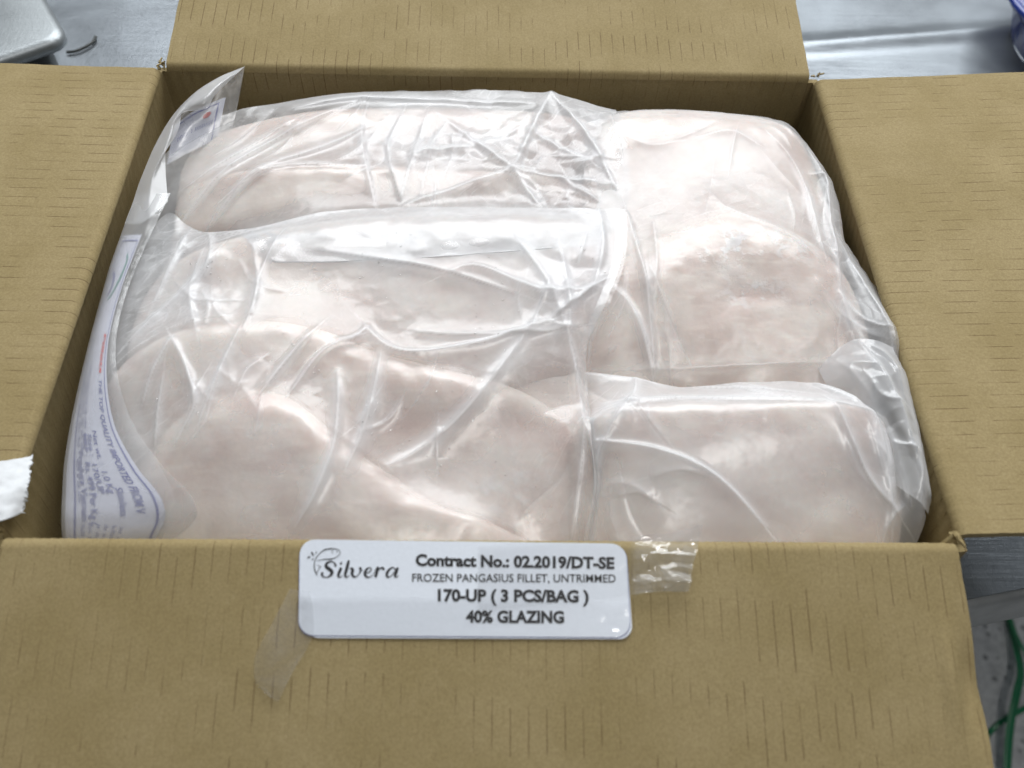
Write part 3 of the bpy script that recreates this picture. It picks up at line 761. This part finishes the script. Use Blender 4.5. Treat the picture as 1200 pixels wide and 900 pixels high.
draped_film('film', ([(196, 178, -1.8), (250, 139, -1.6), (335, 120, -1.2), (400, 110, -.9), (500, 107, -.9), (640, 110, -.6), (722, 130, -.8)], [(195, 312, -3.6), (430, 310, -3.6), (705, 290, -2.0)],
            [(196, 178, -1.8), (180, 215, -1.8), (176, 270, -2.4), (195, 312, -3.6)], [(722, 130, -.8), (736, 190, -.4), (735, 245, -.8), (705, 290, -2.0)]),
            None, M_FILM_B, bagB, 190, 360, ridB, -.009, .0012, .9, 31, 40, 'tl', [(560, 150, 70, 40, .35), (470, 150, 30, 50, .25), (500, 118, 150, 10, .4), (690, 150, 25, 60, .2)], crush=[(560, 175, 120, 60, 2.0), (680, 190, 50, 60, 1.6)])

# --- right-hand bags
bagC = thing('fish_bag', 'clear plastic bag of icy fillets in the far right corner', 'plastic bag', (.30, .19, -.10), 'clear bags of frozen fillets in the box')
r = np.random.default_rng(6)
ridC = [([(735, 250), (755, 330), (772, 425)], 2.6, 1.2, 4), ([(715, 330), (745, 365), (768, 420)], 2.2, 1.0, 4), ([(765, 262), (768, 310), (765, 345)], 1.6, 2, 2), ([(905, 140), (945, 165), (970, 205), (975, 250)], 2.2, 2, 3),
        ([(905, 165), (930, 190), (950, 230), (965, 300)], 1.8, 3, 1.2), ([(950, 200), (968, 200), (975, 215)], 2, 2, 2), ([(970, 215), (980, 280), (985, 340), (1000, 380)], 2.4, 2, 3), ([(985, 270), (1010, 320), (1035, 365), (1045, 400)], 2.2, 3, 1.5),
        ([(832, 235), (850, 255), (900, 275), (950, 300)], 1.0, 2, 3), ([(700, 415), (800, 417), (975, 412)], .9, 2, 2), ([(985, 345), (1010, 370), (1045, 385)], 2, 2, 2), ([(725, 160), (760, 175), (800, 170)], 1.0, 3, 3)]
ridC += random_ridges(r, [(960, 230, 75, 25, 14), (1005, 350, 65, 35, 16), (750, 330, 80, 25, 22), (860, 190, 30, 80, 60)], 8, 30, 90, 1.1)
draped_film('film', ([(692, 132, -1.0), (760, 129, -.8), (850, 133, -.7), (918, 143, -.8), (945, 168, -.9)], [(688, 448, -1.8), (800, 454, -1.6), (960, 456, -1.5), (1040, 445, -.9)],
            [(692, 132, -1.0), (700, 250, -.5), (692, 350, -.6), (688, 448, -1.8)], [(945, 168, -.9), (974, 215, -.9), (990, 285, -.9), (1022, 335, -.8), (1050, 400, -.1), (1040, 445, -.9)]),
            None, M_FILM_C, bagC, 280, 300, ridC, -.002, .0010, .75, 51, 50, 'tr', [(790, 190, 80, 45, .3), (880, 190, 60, 40, .25), (760, 255, 60, 40, .2), (1010, 350, 30, 50, .2)], crush=[(985, 300, 35, 110, 1.3), (750, 350, 40, 90, .9)])

bagD = thing('fish_bag', 'clear plastic bag with a straight top crease in the front right corner', 'plastic bag', (.30, .06, -.10), 'clear bags of frozen fillets in the box')
r = np.random.default_rng(7)
ridD = [([(705, 500), (760, 489), (850, 488), (940, 490), (1000, 500)], 2.4, 3, 1.5), ([(744, 446), (742, 465), (735, 485), (712, 520)], 2.6, 3, 1.5), ([(712, 520), (700, 540), (695, 560)], 1.6, 2, 2), ([(690, 532), (760, 548), (830, 575), (895, 622)], 2.6, 1.0, 5),
        ([(965, 495), (985, 530), (1015, 570), (1055, 600)], 2.4, 3, 1.2), ([(975, 470), (1010, 500), (1035, 560), (1050, 610)], 2.6, 1.2, 3), ([(950, 455), (985, 475), (1000, 500)], 2.0, 2, 2), ([(1020, 470), (1045, 530), (1070, 590)], 2.2, 2, 2),
        ([(690, 436), (730, 446), (790, 455)], 1.6, 2, 3), ([(800, 452), (860, 465), (950, 478)], 1.2, 4, 2), ([(1062, 590), (1045, 610), (1040, 640)], 1.5, 2, 2)]
ridD += random_ridges(r, [(1010, 520, 60, 25, 20), (730, 480, 70, 60, 18), (870, 465, 5, 30, 60), (720, 590, 50, 60, 20)], 7, 25, 80, 1.1)
draped_film('film', ([(686, 436, -1.4), (740, 444, -1.1), (800, 454, -1.1), (870, 449, -.9), (960, 450, -.8), (1010, 470, -.6)], [(680, 690, -4.6), (850, 705, -5.0), (1052, 680, -3.6)],
            [(686, 436, -1.4), (690, 520, -1.6), (692, 600, -2.6), (680, 690, -4.6)], [(1010, 470, -.6), (1050, 510, -.9), (1076, 560, -1.2), (1080, 610, -1.7), (1052, 680, -3.6)]),
            None, M_FILM_D, bagD, 260, 330, ridD, -.012, .0012, .65, 71, 50, 'rb', [(870, 468, 120, 12, .4), (720, 470, 30, 40, .2), (800, 560, 100, 60, .2), (1030, 540, 30, 50, .25)], crush=[(1030, 540, 40, 80, 1.4), (715, 480, 30, 40, 1.2)])
free_film('header', [[(958, 432, -1.2), (994, 400, -.3), (1022, 398, .1), (1046, 408, -.3)], [(970, 455, -1.1), (1008, 432, 0), (1040, 440, .1), (1066, 455, -.4)], [(1000, 480, -1.0), (1032, 482, -.2), (1062, 505, .1), (1081, 520, -.5)],
                     [(1030, 510, -1.0), (1050, 530, -.4), (1074, 545, -.2), (1090, 575, -.7)], [(1040, 560, -1.3), (1058, 575, -.8), (1078, 590, -.8), (1086, 605, -1.6)]], 150, 90, M_HEAD, bagD, 77, 1.9, .42,
          [([(1005, 403), (1040, 460), (1068, 520), (1085, 560)], 2.2, 1.2, 3), ([(985, 420), (1020, 470), (1050, 540)], 1.6, 2, 1), ([(1055, 430), (1075, 500), (1086, 570)], 1.2, 1, 2), ([(1010, 440), (1030, 470), (1060, 480)], 1.5, 2, 1), ([(1030, 500), (1050, 520), (1080, 530)], 1.4, 1, 2), ([(1020, 410), (1045, 430), (1060, 470)], 1.6, 1.5, 1), ([(1045, 540), (1060, 570), (1075, 600)], 1.5, 1, 2)], -.002)

# --- the big front bag
bagA = thing('fish_bag', 'large clear bag with three fillets at the front left, printed strip beside it', 'plastic bag', (.11, .08, -.10), 'clear bags of frozen fillets in the box')
r = np.random.default_rng(8)
ridA = [([(250, 290), (300, 275), (390, 255), (480, 248)], 1.2, 3, 3), ([(385, 308), (450, 318), (520, 330), (600, 352)], 1.6, 4, 1.2), ([(520, 335), (560, 325), (640, 352), (700, 348)], 1.8, 2, 3),
        ([(432, 392), (455, 413), (490, 420), (560, 408), (640, 385)], 2.8, 1.0, 4), ([(432, 392), (415, 408), (395, 410)], 2.2, 2, 2), ([(640, 385), (670, 365), (712, 335)], 2.4, 3, 1.5), ([(490, 395), (530, 398), (620, 396), (675, 388)], 1.4, 3, 1.2),
        ([(398, 445), (398, 480), (392, 530), (370, 580), (345, 612)], 1.6, 1.8, 1.8, .9, 2.2), ([(448, 420), (438, 470), (425, 510), (405, 552)], 2.0, 2.4, 2.4, .9, 2.6), ([(625, 385), (590, 430), (545, 480), (500, 515), (455, 542)], 2.2, 3.2, 3.0, .9, 3.4),
        ([(376, 395), (345, 430), (310, 475)], 2.0, 1.2, 2), ([(420, 405), (380, 425), (345, 470)], 1.6, 2, 1), ([(285, 400), (265, 440), (238, 500)], 1.8, 2, 1), ([(205, 405), (222, 440), (232, 480), (218, 504)], 2.4, 1.4, 3), ([(205, 405), (180, 440), (165, 470)], 2.0, 2, 2), ([(195, 440), (185, 480), (180, 520)], 1.8, 3, 1.5),
        ([(240, 300), (225, 350), (235, 400)], 2.0, 2, 3), ([(260, 300), (235, 330), (190, 365), (150, 395)], 2.2, 1.5, 3), ([(300, 300), (305, 350), (290, 400)], 1.6, 2, 2), ([(220, 270), (205, 300), (180, 350)], 2.0, 2, 3), ([(245, 272), (250, 300), (242, 330)], 2.0, 1.5, 1.5),
        ([(330, 290), (310, 330), (300, 380)], 1.4, 3, 1.5), ([(664, 392), (676, 440), (684, 500), (672, 620)], 1.6, 1.2, 3), ([(655, 300), (665, 350), (668, 395)], 2.0, 2, 3), ([(700, 250), (705, 300), (695, 345)], 1.6, 2, 2), ([(610, 300), (640, 340), (662, 390)], 1.8, 3, 2)]
ridA += random_ridges(r, [(240, 330, 70, 60, 28), (560, 280, 15, 35, 70), (330, 430, 110, 40, 40), (480, 470, 115, 25, 45), (660, 340, 80, 50, 30), (220, 450, 80, 45, 22)], 4, 30, 90, 1.0)
filmA, posA = draped_film('film', ([(180, 264, -.9), (200, 250, -.5), (219, 264, -.7), (245, 272, -.6), (300, 268, -.3), (380, 250, 0), (480, 243, .2), (600, 243, .3), (733, 245, .1)], [(150, 690, -4.6), (400, 705, -4.8), (684, 690, -4.4)],
            [(180, 264, -.9), (150, 330, -1.1), (122, 400, -1.3), (112, 470, -1.6), (118, 540, -2.1), (134, 600, -2.8), (150, 690, -4.6)], [(733, 245, .1), (729, 300, .2), (712, 350, .2), (688, 405, -.2), (690, 470, -.7), (704, 560, -1.6), (692, 630, -2.8), (684, 690, -4.4)]),
            None, M_FILM_A, bagA, 340, 400, ridA, -.004, .0014, .75, 91, 24, 'b', [(540, 285, 160, 36, .6), (560, 350, 140, 40, .2), (660, 310, 50, 50, .4), (540, 400, 100, 25, .2), (240, 330, 60, 50, .3), (180, 340, 40, 60, .45), (150, 440, 28, 60, .35), (160, 540, 20, 50, .3), (420, 300, 60, 30, .25), (590, 560, 70, 45, .15)], crush=[(215, 320, 60, 60, 1.6), (660, 320, 60, 50, 1.2), (180, 430, 50, 60, 1.0)])  # wide haze spot on the flat top stands in for lamp glare
# side weld of the bag, a flat clear margin
L = [(730, 247), (728, 300), (711, 350), (688, 405), (684, 470), (697, 560), (686, 632), (678, 690)]
zs = [.2, .3, .3, -.1, -.6, -1.5, -2.7, -4.3]
free_film('side_weld', [[(x - 9, y, z + .03), (x - 2, y + 1, z + .05), (x + 5, y + 2, z + .02)] for (x, y), z in zip(L, zs)], 200, 16, M_WELD, bagA, 97, .3, .0)
# printed strip curling over towards the left wall
Rr = [(200, 226, -.35), (192, 243, -.35), (170, 290, -.5), (148, 345, -.6), (136, 400, -.6), (140, 450, -.6), (158, 500, -.7), (192, 548, -.7), (224, 580, -.8), (230, 606, -1.2), (212, 634, -1.9), (200, 670, -3.4)]
Ll = [(160, 228, -1.1), (151, 250, -1.1), (131, 305, -1.3), (115, 360, -1.4), (102, 410, -1.4), (90, 460, -1.5), (81, 505, -1.6), (75, 545, -1.7), (73, 580, -1.8), (72, 610, -2.0), (74, 640, -2.6), (80, 676, -4.0)]
hr = []
for a, b in zip(Rr, Ll):
    a, b = np.array(a, float), np.array(b, float)
    mid = lambda f, up: tuple(a * (1 - f) + b * f + np.array([0, 0, up]))
    low = P(b[0], b[1], b[2] * .01); 
    hr.append([tuple(a), mid(.25, .22), mid(.5, .36), mid(.75, .38), mid(.93, .2), tuple(b)])
posH = free_film('header', hr, 260, 90, M_HEAD, bagA, 99, .18, .18)
lowr = [posH[:, -1]]
for o_, dn in ((-.001, .004), (-.0005, .012), (.002, .03)):
    q = posH[:, -1] + np.array([o_, 0, -dn]); q[:, 0] = np.clip(q[:, 0], -.008, 1); lowr.append(q)
LW = np.array(lowr).transpose(1, 0, 2)
mesh_obj('header_fold', LW - np.array(bagA.location), grid_faces(LW.shape[0], LW.shape[1], 0, True), M_HEAD, bagA, True, None, {'haze': np.full(LW.shape[0] * LW.shape[1], .3)})
SF = sampler(posH, .0003)
def strip_part(name, ulo, uhi, vlo, vhi, mat, parent, n=120, m=30, lift=.0003):
    """print on the strip between two curves; ulo.. scalars, vlo/vhi functions of u"""
    u = np.linspace(ulo, uhi, n)[:, None] + np.zeros((1, m)); f = np.linspace(0, 1, m)[None]
    v = vlo(u) * (1 - f) + vhi(u) * f
    Q = SF(u, v, lift)
    return mesh_obj(name, Q - np.array(bagA.location), grid_faces(n, m, 0, True), mat, parent, True)
vL = lambda u: .30 + .05 * np.clip((.35 - u) / .35, 0, 1) - .10 * np.clip((u - .6) / .4, 0, 1)
lab = strip_part('printed_label', .11, .97, lambda u: vL(u), lambda u: 0 * u + .985, M_PRINT, bagA, 160, 40, -.0007)
tag(lab, 'white printed label strip with blue lettering curling along the left wall')
bw = .012
strip_part('border_line', .125, .97, lambda u: vL(u) + .045, lambda u: vL(u) + .045 + .018, M_BLUEINK, lab, 160, 3, -.0004)
strip_part('border_line', .125, .97, lambda u: 0 * u + .90, lambda u: 0 * u + .913, M_BLUEINK, lab, 160, 3, -.0004)
strip_part('border_line', .125, .128, lambda u: vL(u) + .045, lambda u: 0 * u + .91, M_BLUEINK, lab, 3, 20, -.0004)
def strip_text(body, u0, u1, v0, hv, mat=None, bold=.012):
    V, F = text_mesh(body, bold); V[:, 0] *= (u1 - u0) / V[:, 0].max(); V[:, 1] *= hv / .73
    u = u0 + V[:, 0]; v = v0 + (vL(u) - .30) * (1 - np.clip((v0 - .3) / .6, 0, 1)) - V[:, 1]
    Q = SF(u, v, -.0004)
    mesh_obj('lettering', Q - np.array(bagA.location), F, mat or M_BLUEINK, lab, False)
strip_text('Fillets', .375, .475, .50, .085, M_REDINK, .03)
strip_text('THE TOP QUALITY IMPORTED FROM V', .49, .845, .495, .075, None, .02)
strip_text('Skinless', .775, .85, .60, .06)
strip_text('Net wt. :  1.0 Kg', .625, .79, .66, .06)
strip_text('Size :  170/UP', .635, .79, .735, .055)
strip_text('MRP :  Rs. 499 Per Kg (', .635, .87, .80, .055)
strip_text('Produce Vietnam', .68, .86, .86, .05)
def scribble(u0, u1, v0, hv, seed, conv=None, mat=None, parent=None):
    """print too small to read: rows of tiny pen marks"""
    r = np.random.default_rng(seed); paths = []; x = u0
    while x < u1:
        n = r.integers(2, 7)
        for k in range(n):
            y = r.uniform(.5, 1.0); paths.append([(x, v0, .0022), (x + .0012, v0 - hv * y * .5, .0022), (x + r.uniform(-.001, .004), v0 - hv * y, .0022)]); x += .0062
        x += .007
    strokes('fine_print', paths, conv or (lambda a, b: SF(np.array([a]), np.array([b]), -.0004)[0] - np.array(bagA.location)), mat or M_BLUEINK, parent or lab)
for k, (a_, b_, v_) in enumerate(((.46, .645, .78), (.48, .665, .83), (.50, .655, .875), (.70, .80, .885), (.88, .965, .56), (.875, .965, .62), (.87, .965, .68), (.87, .965, .74), (.87, .965, .80), (.87, .965, .86))):
    scribble(a_, b_, v_, .035, 50 + k)
# emblem printed near the upper end of the strip
def strip_conv(x, y): return SF(np.array([.15 + x * .14]), np.array([.88 - y * .42]), -.0004)[0] - np.array(bagA.location)
strokes('emblem', [[(.1, .75, .05), (.25, .95, .09), (.55, .9, .13), (.85, .6, .07), (.98, .3, .03)]], strip_conv, M_GREENINK, lab)
strokes('emblem', [[(.45, .1, .06), (.55, .3, .12), (.75, .35, .1), (.9, .15, .04)]], strip_conv, M_BLUEINK, lab)

# condensation droplets on the inside of the film, too small to count
M_DROP = mat_film('water_drop', .02, .0, 0, .05, .0, 1.0, .30)
def dew(parent, pos, spots, seed):
    r = np.random.default_rng(seed); pp = pos.reshape(-1, 3); V, F = [], []
    cen = np.array([P(x, y, z * .01)[:2] for x, y, z, k, sp in spots])
    a6 = np.arange(6) * np.pi / 3
    for (x, y, z, k, sp), c in zip(spots, cen):
        for q in range(k):
            p = c + r.normal(0, sp * .001, 2); i = np.argmin((pp[:, 0] - p[0]) ** 2 + (pp[:, 1] - p[1]) ** 2); b = pp[i]
            rad = .0001 + .0005 * r.random() ** 2.5; o_ = len(V)
            for f, h in ((1, 0), (.75, .5)):
                V += [b + np.array([rad * f * math.cos(t), rad * f * math.sin(t), rad * h]) for t in a6]
            V.append(b + np.array([0, 0, rad * .72]))
            F += [(o_ + t, o_ + (t + 1) % 6, o_ + 6 + (t + 1) % 6, o_ + 6 + t) for t in range(6)] + [(o_ + 6 + t, o_ + 6 + (t + 1) % 6, o_ + 12) for t in range(6)]
    V = np.array(V); o = mesh_obj('condensation', V - np.array(parent.location), F, M_DROP, parent, True, None, {'haze': np.zeros(len(V))}); o['kind'] = 'stuff'
dew(bagA, posA, [(545, 465, -.8, 40, 6), (440, 495, -1, 30, 6), (470, 520, -1, 25, 6), (345, 435, -.6, 40, 7), (590, 335, 0, 30, 9), (240, 320, -.3, 35, 8), (690, 310, .2, 20, 6), (560, 550, -1.5, 50, 14), (230, 480, -1, 30, 7), (580, 400, -.3, 30, 8), (450, 300, .2, 30, 9)], 3)

# printed corner of the back bag standing up by the far left corner, and its curled edge
posK = free_film('header', [[(287, 78, .2), (262, 88, .1), (236, 104, -.1), (214, 122, -.4)], [(283, 98, -.3), (258, 108, -.4), (230, 122, -.5), (206, 142, -.8)], [(277, 130, -1.1), (252, 136, -1.1), (222, 148, -1.2), (200, 165, -1.3)],
                          [(270, 160, -1.9), (246, 168, -1.9), (216, 182, -1.9), (194, 195, -1.9)]], 90, 60, M_HEAD, bagB, 101, .3, .14)
SK = sampler(posK, .0004)
def quad_on(sf, name, u0, u1, v0, v1, mat, parent, base, lift=.0004):
    u, v = np.meshgrid(np.linspace(u0, u1, 24), np.linspace(v0, v1, 24), indexing='ij')
    return mesh_obj(name, sf(u, v, lift) - np.array(base.location), grid_faces(24, 24, 0, True), mat, parent, True)
lk = quad_on(SK, 'printed_label', .36, .98, .20, .98, M_PRINT, bagB, bagB, -.0007)
quad_on(SK, 'border_line', .405, .95, .275, .30, M_BLUEINK, lk, bagB, -.0004)
quad_on(SK, 'border_line', .405, .43, .30, .95, M_BLUEINK, lk, bagB, -.0004)
def dot_on(sf, u, v, ru, rv, mat, parent, base):
    a = np.linspace(0, 2 * np.pi, 25)[:-1]
    V = np.vstack([sf(np.array([u]), np.array([v]), -.0004), sf(u + ru * np.cos(a), v + rv * np.sin(a), -.0004)]) - np.array(base.location)
    mesh_obj('emblem', V, [(0, 1 + k, 1 + (k + 1) % 24) for k in range(24)], mat, parent, False)
dot_on(SK, .53, .43, .042, .058, M_REDINK, lk, bagB)
def corner_print(a, b): return SK(np.array([b]), np.array([.98 - a]), -.0004)[0] - np.array(bagB.location)
r = np.random.default_rng(77); paths = []
for x in np.arange(.12, .66, .026):
    if r.random() < .85: paths.append([(x, .70, .008), (x + .006, .67, .008), (x + r.uniform(-.01, .02), .64, .008)])
strokes('fine_print', paths, corner_print, M_BLUEINK, lk)
# curled edge strip from that corner down the left side
cu = [[(287, 78, .25), (280, 84, .3), (272, 92, .2)], [(262, 88, .25), (258, 98, .45), (252, 112, .2)], [(236, 103, .1), (238, 116, .4), (243, 127, .1)], [(214, 122, -.2), (216, 126, .2), (228, 130, -.05)], [(198, 142, -.4), (203, 144, .1), (214, 132, -.1)],
      [(186, 162, -.6), (196, 164, 0), (210, 150, -.2)], [(175, 185, -.8), (188, 184, -.1), (203, 164, -.3)], [(164, 212, -.9), (178, 208, -.2), (195, 172, -.4)], [(155, 238, -1.0), (172, 232, -.3), (194, 200, -.4)], [(146, 262, -1.1), (168, 260, -.4), (197, 236, -.4)]]
free_film('curled_edge', cu, 200, 40, M_HEAD, bagB, 105, .35, .55)

# ------------------------------------------------------------------ things around the box
# weighing pan: corner seen at the upper left
zt = TZ + .062
cpt = P(79, 42, zt); e_r = P(55, 0, zt) - cpt; e_f = P(0, 69, zt) - cpt
e_r /= np.linalg.norm(e_r); e_f /= np.linalg.norm(e_f)
scale = thing('weighing_scale', 'steel weighing pan with a rounded corner on a dark body, upper left', 'scale', tuple(cpt + e_r * .13 + e_f * .13 - np.array([0, 0, zt - TZ])))
S0 = np.array(scale.location)
def rr_outline(c, a, b, la, lb, r, inset=0.0, n=10):
    o = []
    pts4 = [c + a * inset + b * inset, c + a * (la - inset) + b * inset, c + a * (la - inset) + b * (lb - inset), c + a * inset + b * (lb - inset)]
    for k in range(4):
        p, pa, pb = pts4[k], pts4[k - 1], pts4[(k + 1) % 4]
        va = (pa - p) / np.linalg.norm(pa - p); vb = (pb - p) / np.linalg.norm(pb - p)
        for i in range(n + 1):
            f = i / n * math.pi / 2; o.append(p + va * r * (1 - math.sin(f)) + vb * r * (1 - math.cos(f)))
    return np.array(o)
rings = []
for ins, dz in ((.117, 0), (.03, 0), (.006, 0), (.003, -.0006), (.0008, -.0025), (0, -.005), (0, -.009), (.002, -.010)):
    q = rr_outline(cpt, e_r, e_f, .26, .26, min(.013, .127 - ins), ins); q[:, 2] += dz; rings.append(q)
Rg = np.array(rings); nR, mR = Rg.shape[:2]
F = [tuple(int(x) for x in f) for f in grid_faces(nR, mR, 0, False, True)] + [tuple(range(mR))]
mesh_obj('pan', Rg - S0, F, M_PAN, scale, True)
rings = []
for ins, z_ in ((.012, zt - .010), (.012, TZ + .006), (.016, TZ + .001)):
    q = rr_outline(cpt, e_r, e_f, .26, .26, .013, ins); q[:, 2] = z_; rings.append(q)
Rg = np.array(rings)
mesh_obj('body', Rg - S0, grid_faces(3, Rg.shape[1], 0, False, True), M_BLACK, scale, True)

def tube(name, path, r, mat, flat=1.0, n=10, seg=60):
    c = catmull(np.array(path), seg); d = np.gradient(c, axis=0); d /= np.linalg.norm(d, axis=1)[:, None]
    up = np.array([0, 0, 1.]); s_ = np.cross(d, up); s_ /= np.linalg.norm(s_, axis=1)[:, None] + 1e-9; w = np.cross(s_, d)
    a = np.linspace(0, 2 * np.pi, n, endpoint=False)
    V = c[:, None] + r * (s_[:, None] * np.cos(a)[None, :, None] + flat * w[:, None] * np.sin(a)[None, :, None])
    return mesh_obj(name, V, grid_faces(seg, n, 0, False, True), mat, None, True)
o = tube('cable', [P(78, 61, TZ + .002), P(88, 60, TZ + .002), P(100, 55, TZ + .0022), P(109, 49, TZ + .0022), P(112, 43, TZ + .002)], .0012, M_BLACK)
tag(o, 'thin dark wire end lying on the table beside the steel pan', 'wire')
# blue basin, only its rolled rim shows at the upper right
bc = P(1311, -2, TZ + .05)
basin = thing('blue_basin', 'blue plastic tub with a rolled rim at the upper right', 'tub', (bc[0], bc[1], TZ + .001))
prof = [(.060, .0), (.072, .03), (.076, .045), (.080, .051), (.085, .051), (.087, .046), (.084, .040), (.078, .036), (.074, .030), (.064, .004), (.050, .003), (.0, .003)]
a = np.linspace(0, 2 * np.pi, 65)[:-1]
V = np.array([[(rr * math.cos(t), rr * math.sin(t), z) for t in a] for rr, z in prof])
mesh_obj('tub_shell', V[:10], grid_faces(10, 64, 0, False, True), M_BLUE, basin, True)
mesh_obj('rim_bead', np.array([[((.0865 + .003 * math.cos(b)) * math.cos(t), (.0865 + .003 * math.cos(b)) * math.sin(t), .047 + .003 * math.sin(b)) for t in a] for b in np.linspace(0, 2 * np.pi, 13)]), grid_faces(13, 64, 0, False, True), M_BLUE, basin, True)
# green straps on the floor
def strap(label, pts, w):
    o = tube('plastic_strap', [P(x, y, FZ + z) for x, y, z in pts], w, M_GREEN, .18, 10, 70)
    tag(o, label, 'strap', 'green straps on the floor')
strap('wide green plastic strap running down beside the front flap', [(1178, 712, .004), (1188, 745, .01), (1196, 785, .03), (1192, 810, .04), (1184, 850, .03), (1180, 900, .02), (1178, 940, .01)], .0052)
strap('thin green plastic strap crossing under the wider one', [(1130, 890, .002), (1160, 858, .003), (1178, 843, .01), (1205, 828, .004), (1240, 812, .002)], .0034)
strap('narrow green plastic strap curving beside the table edge', [(1176, 700, .003), (1190, 742, .02), (1204, 770, .03), (1210, 790, .03)], .003)
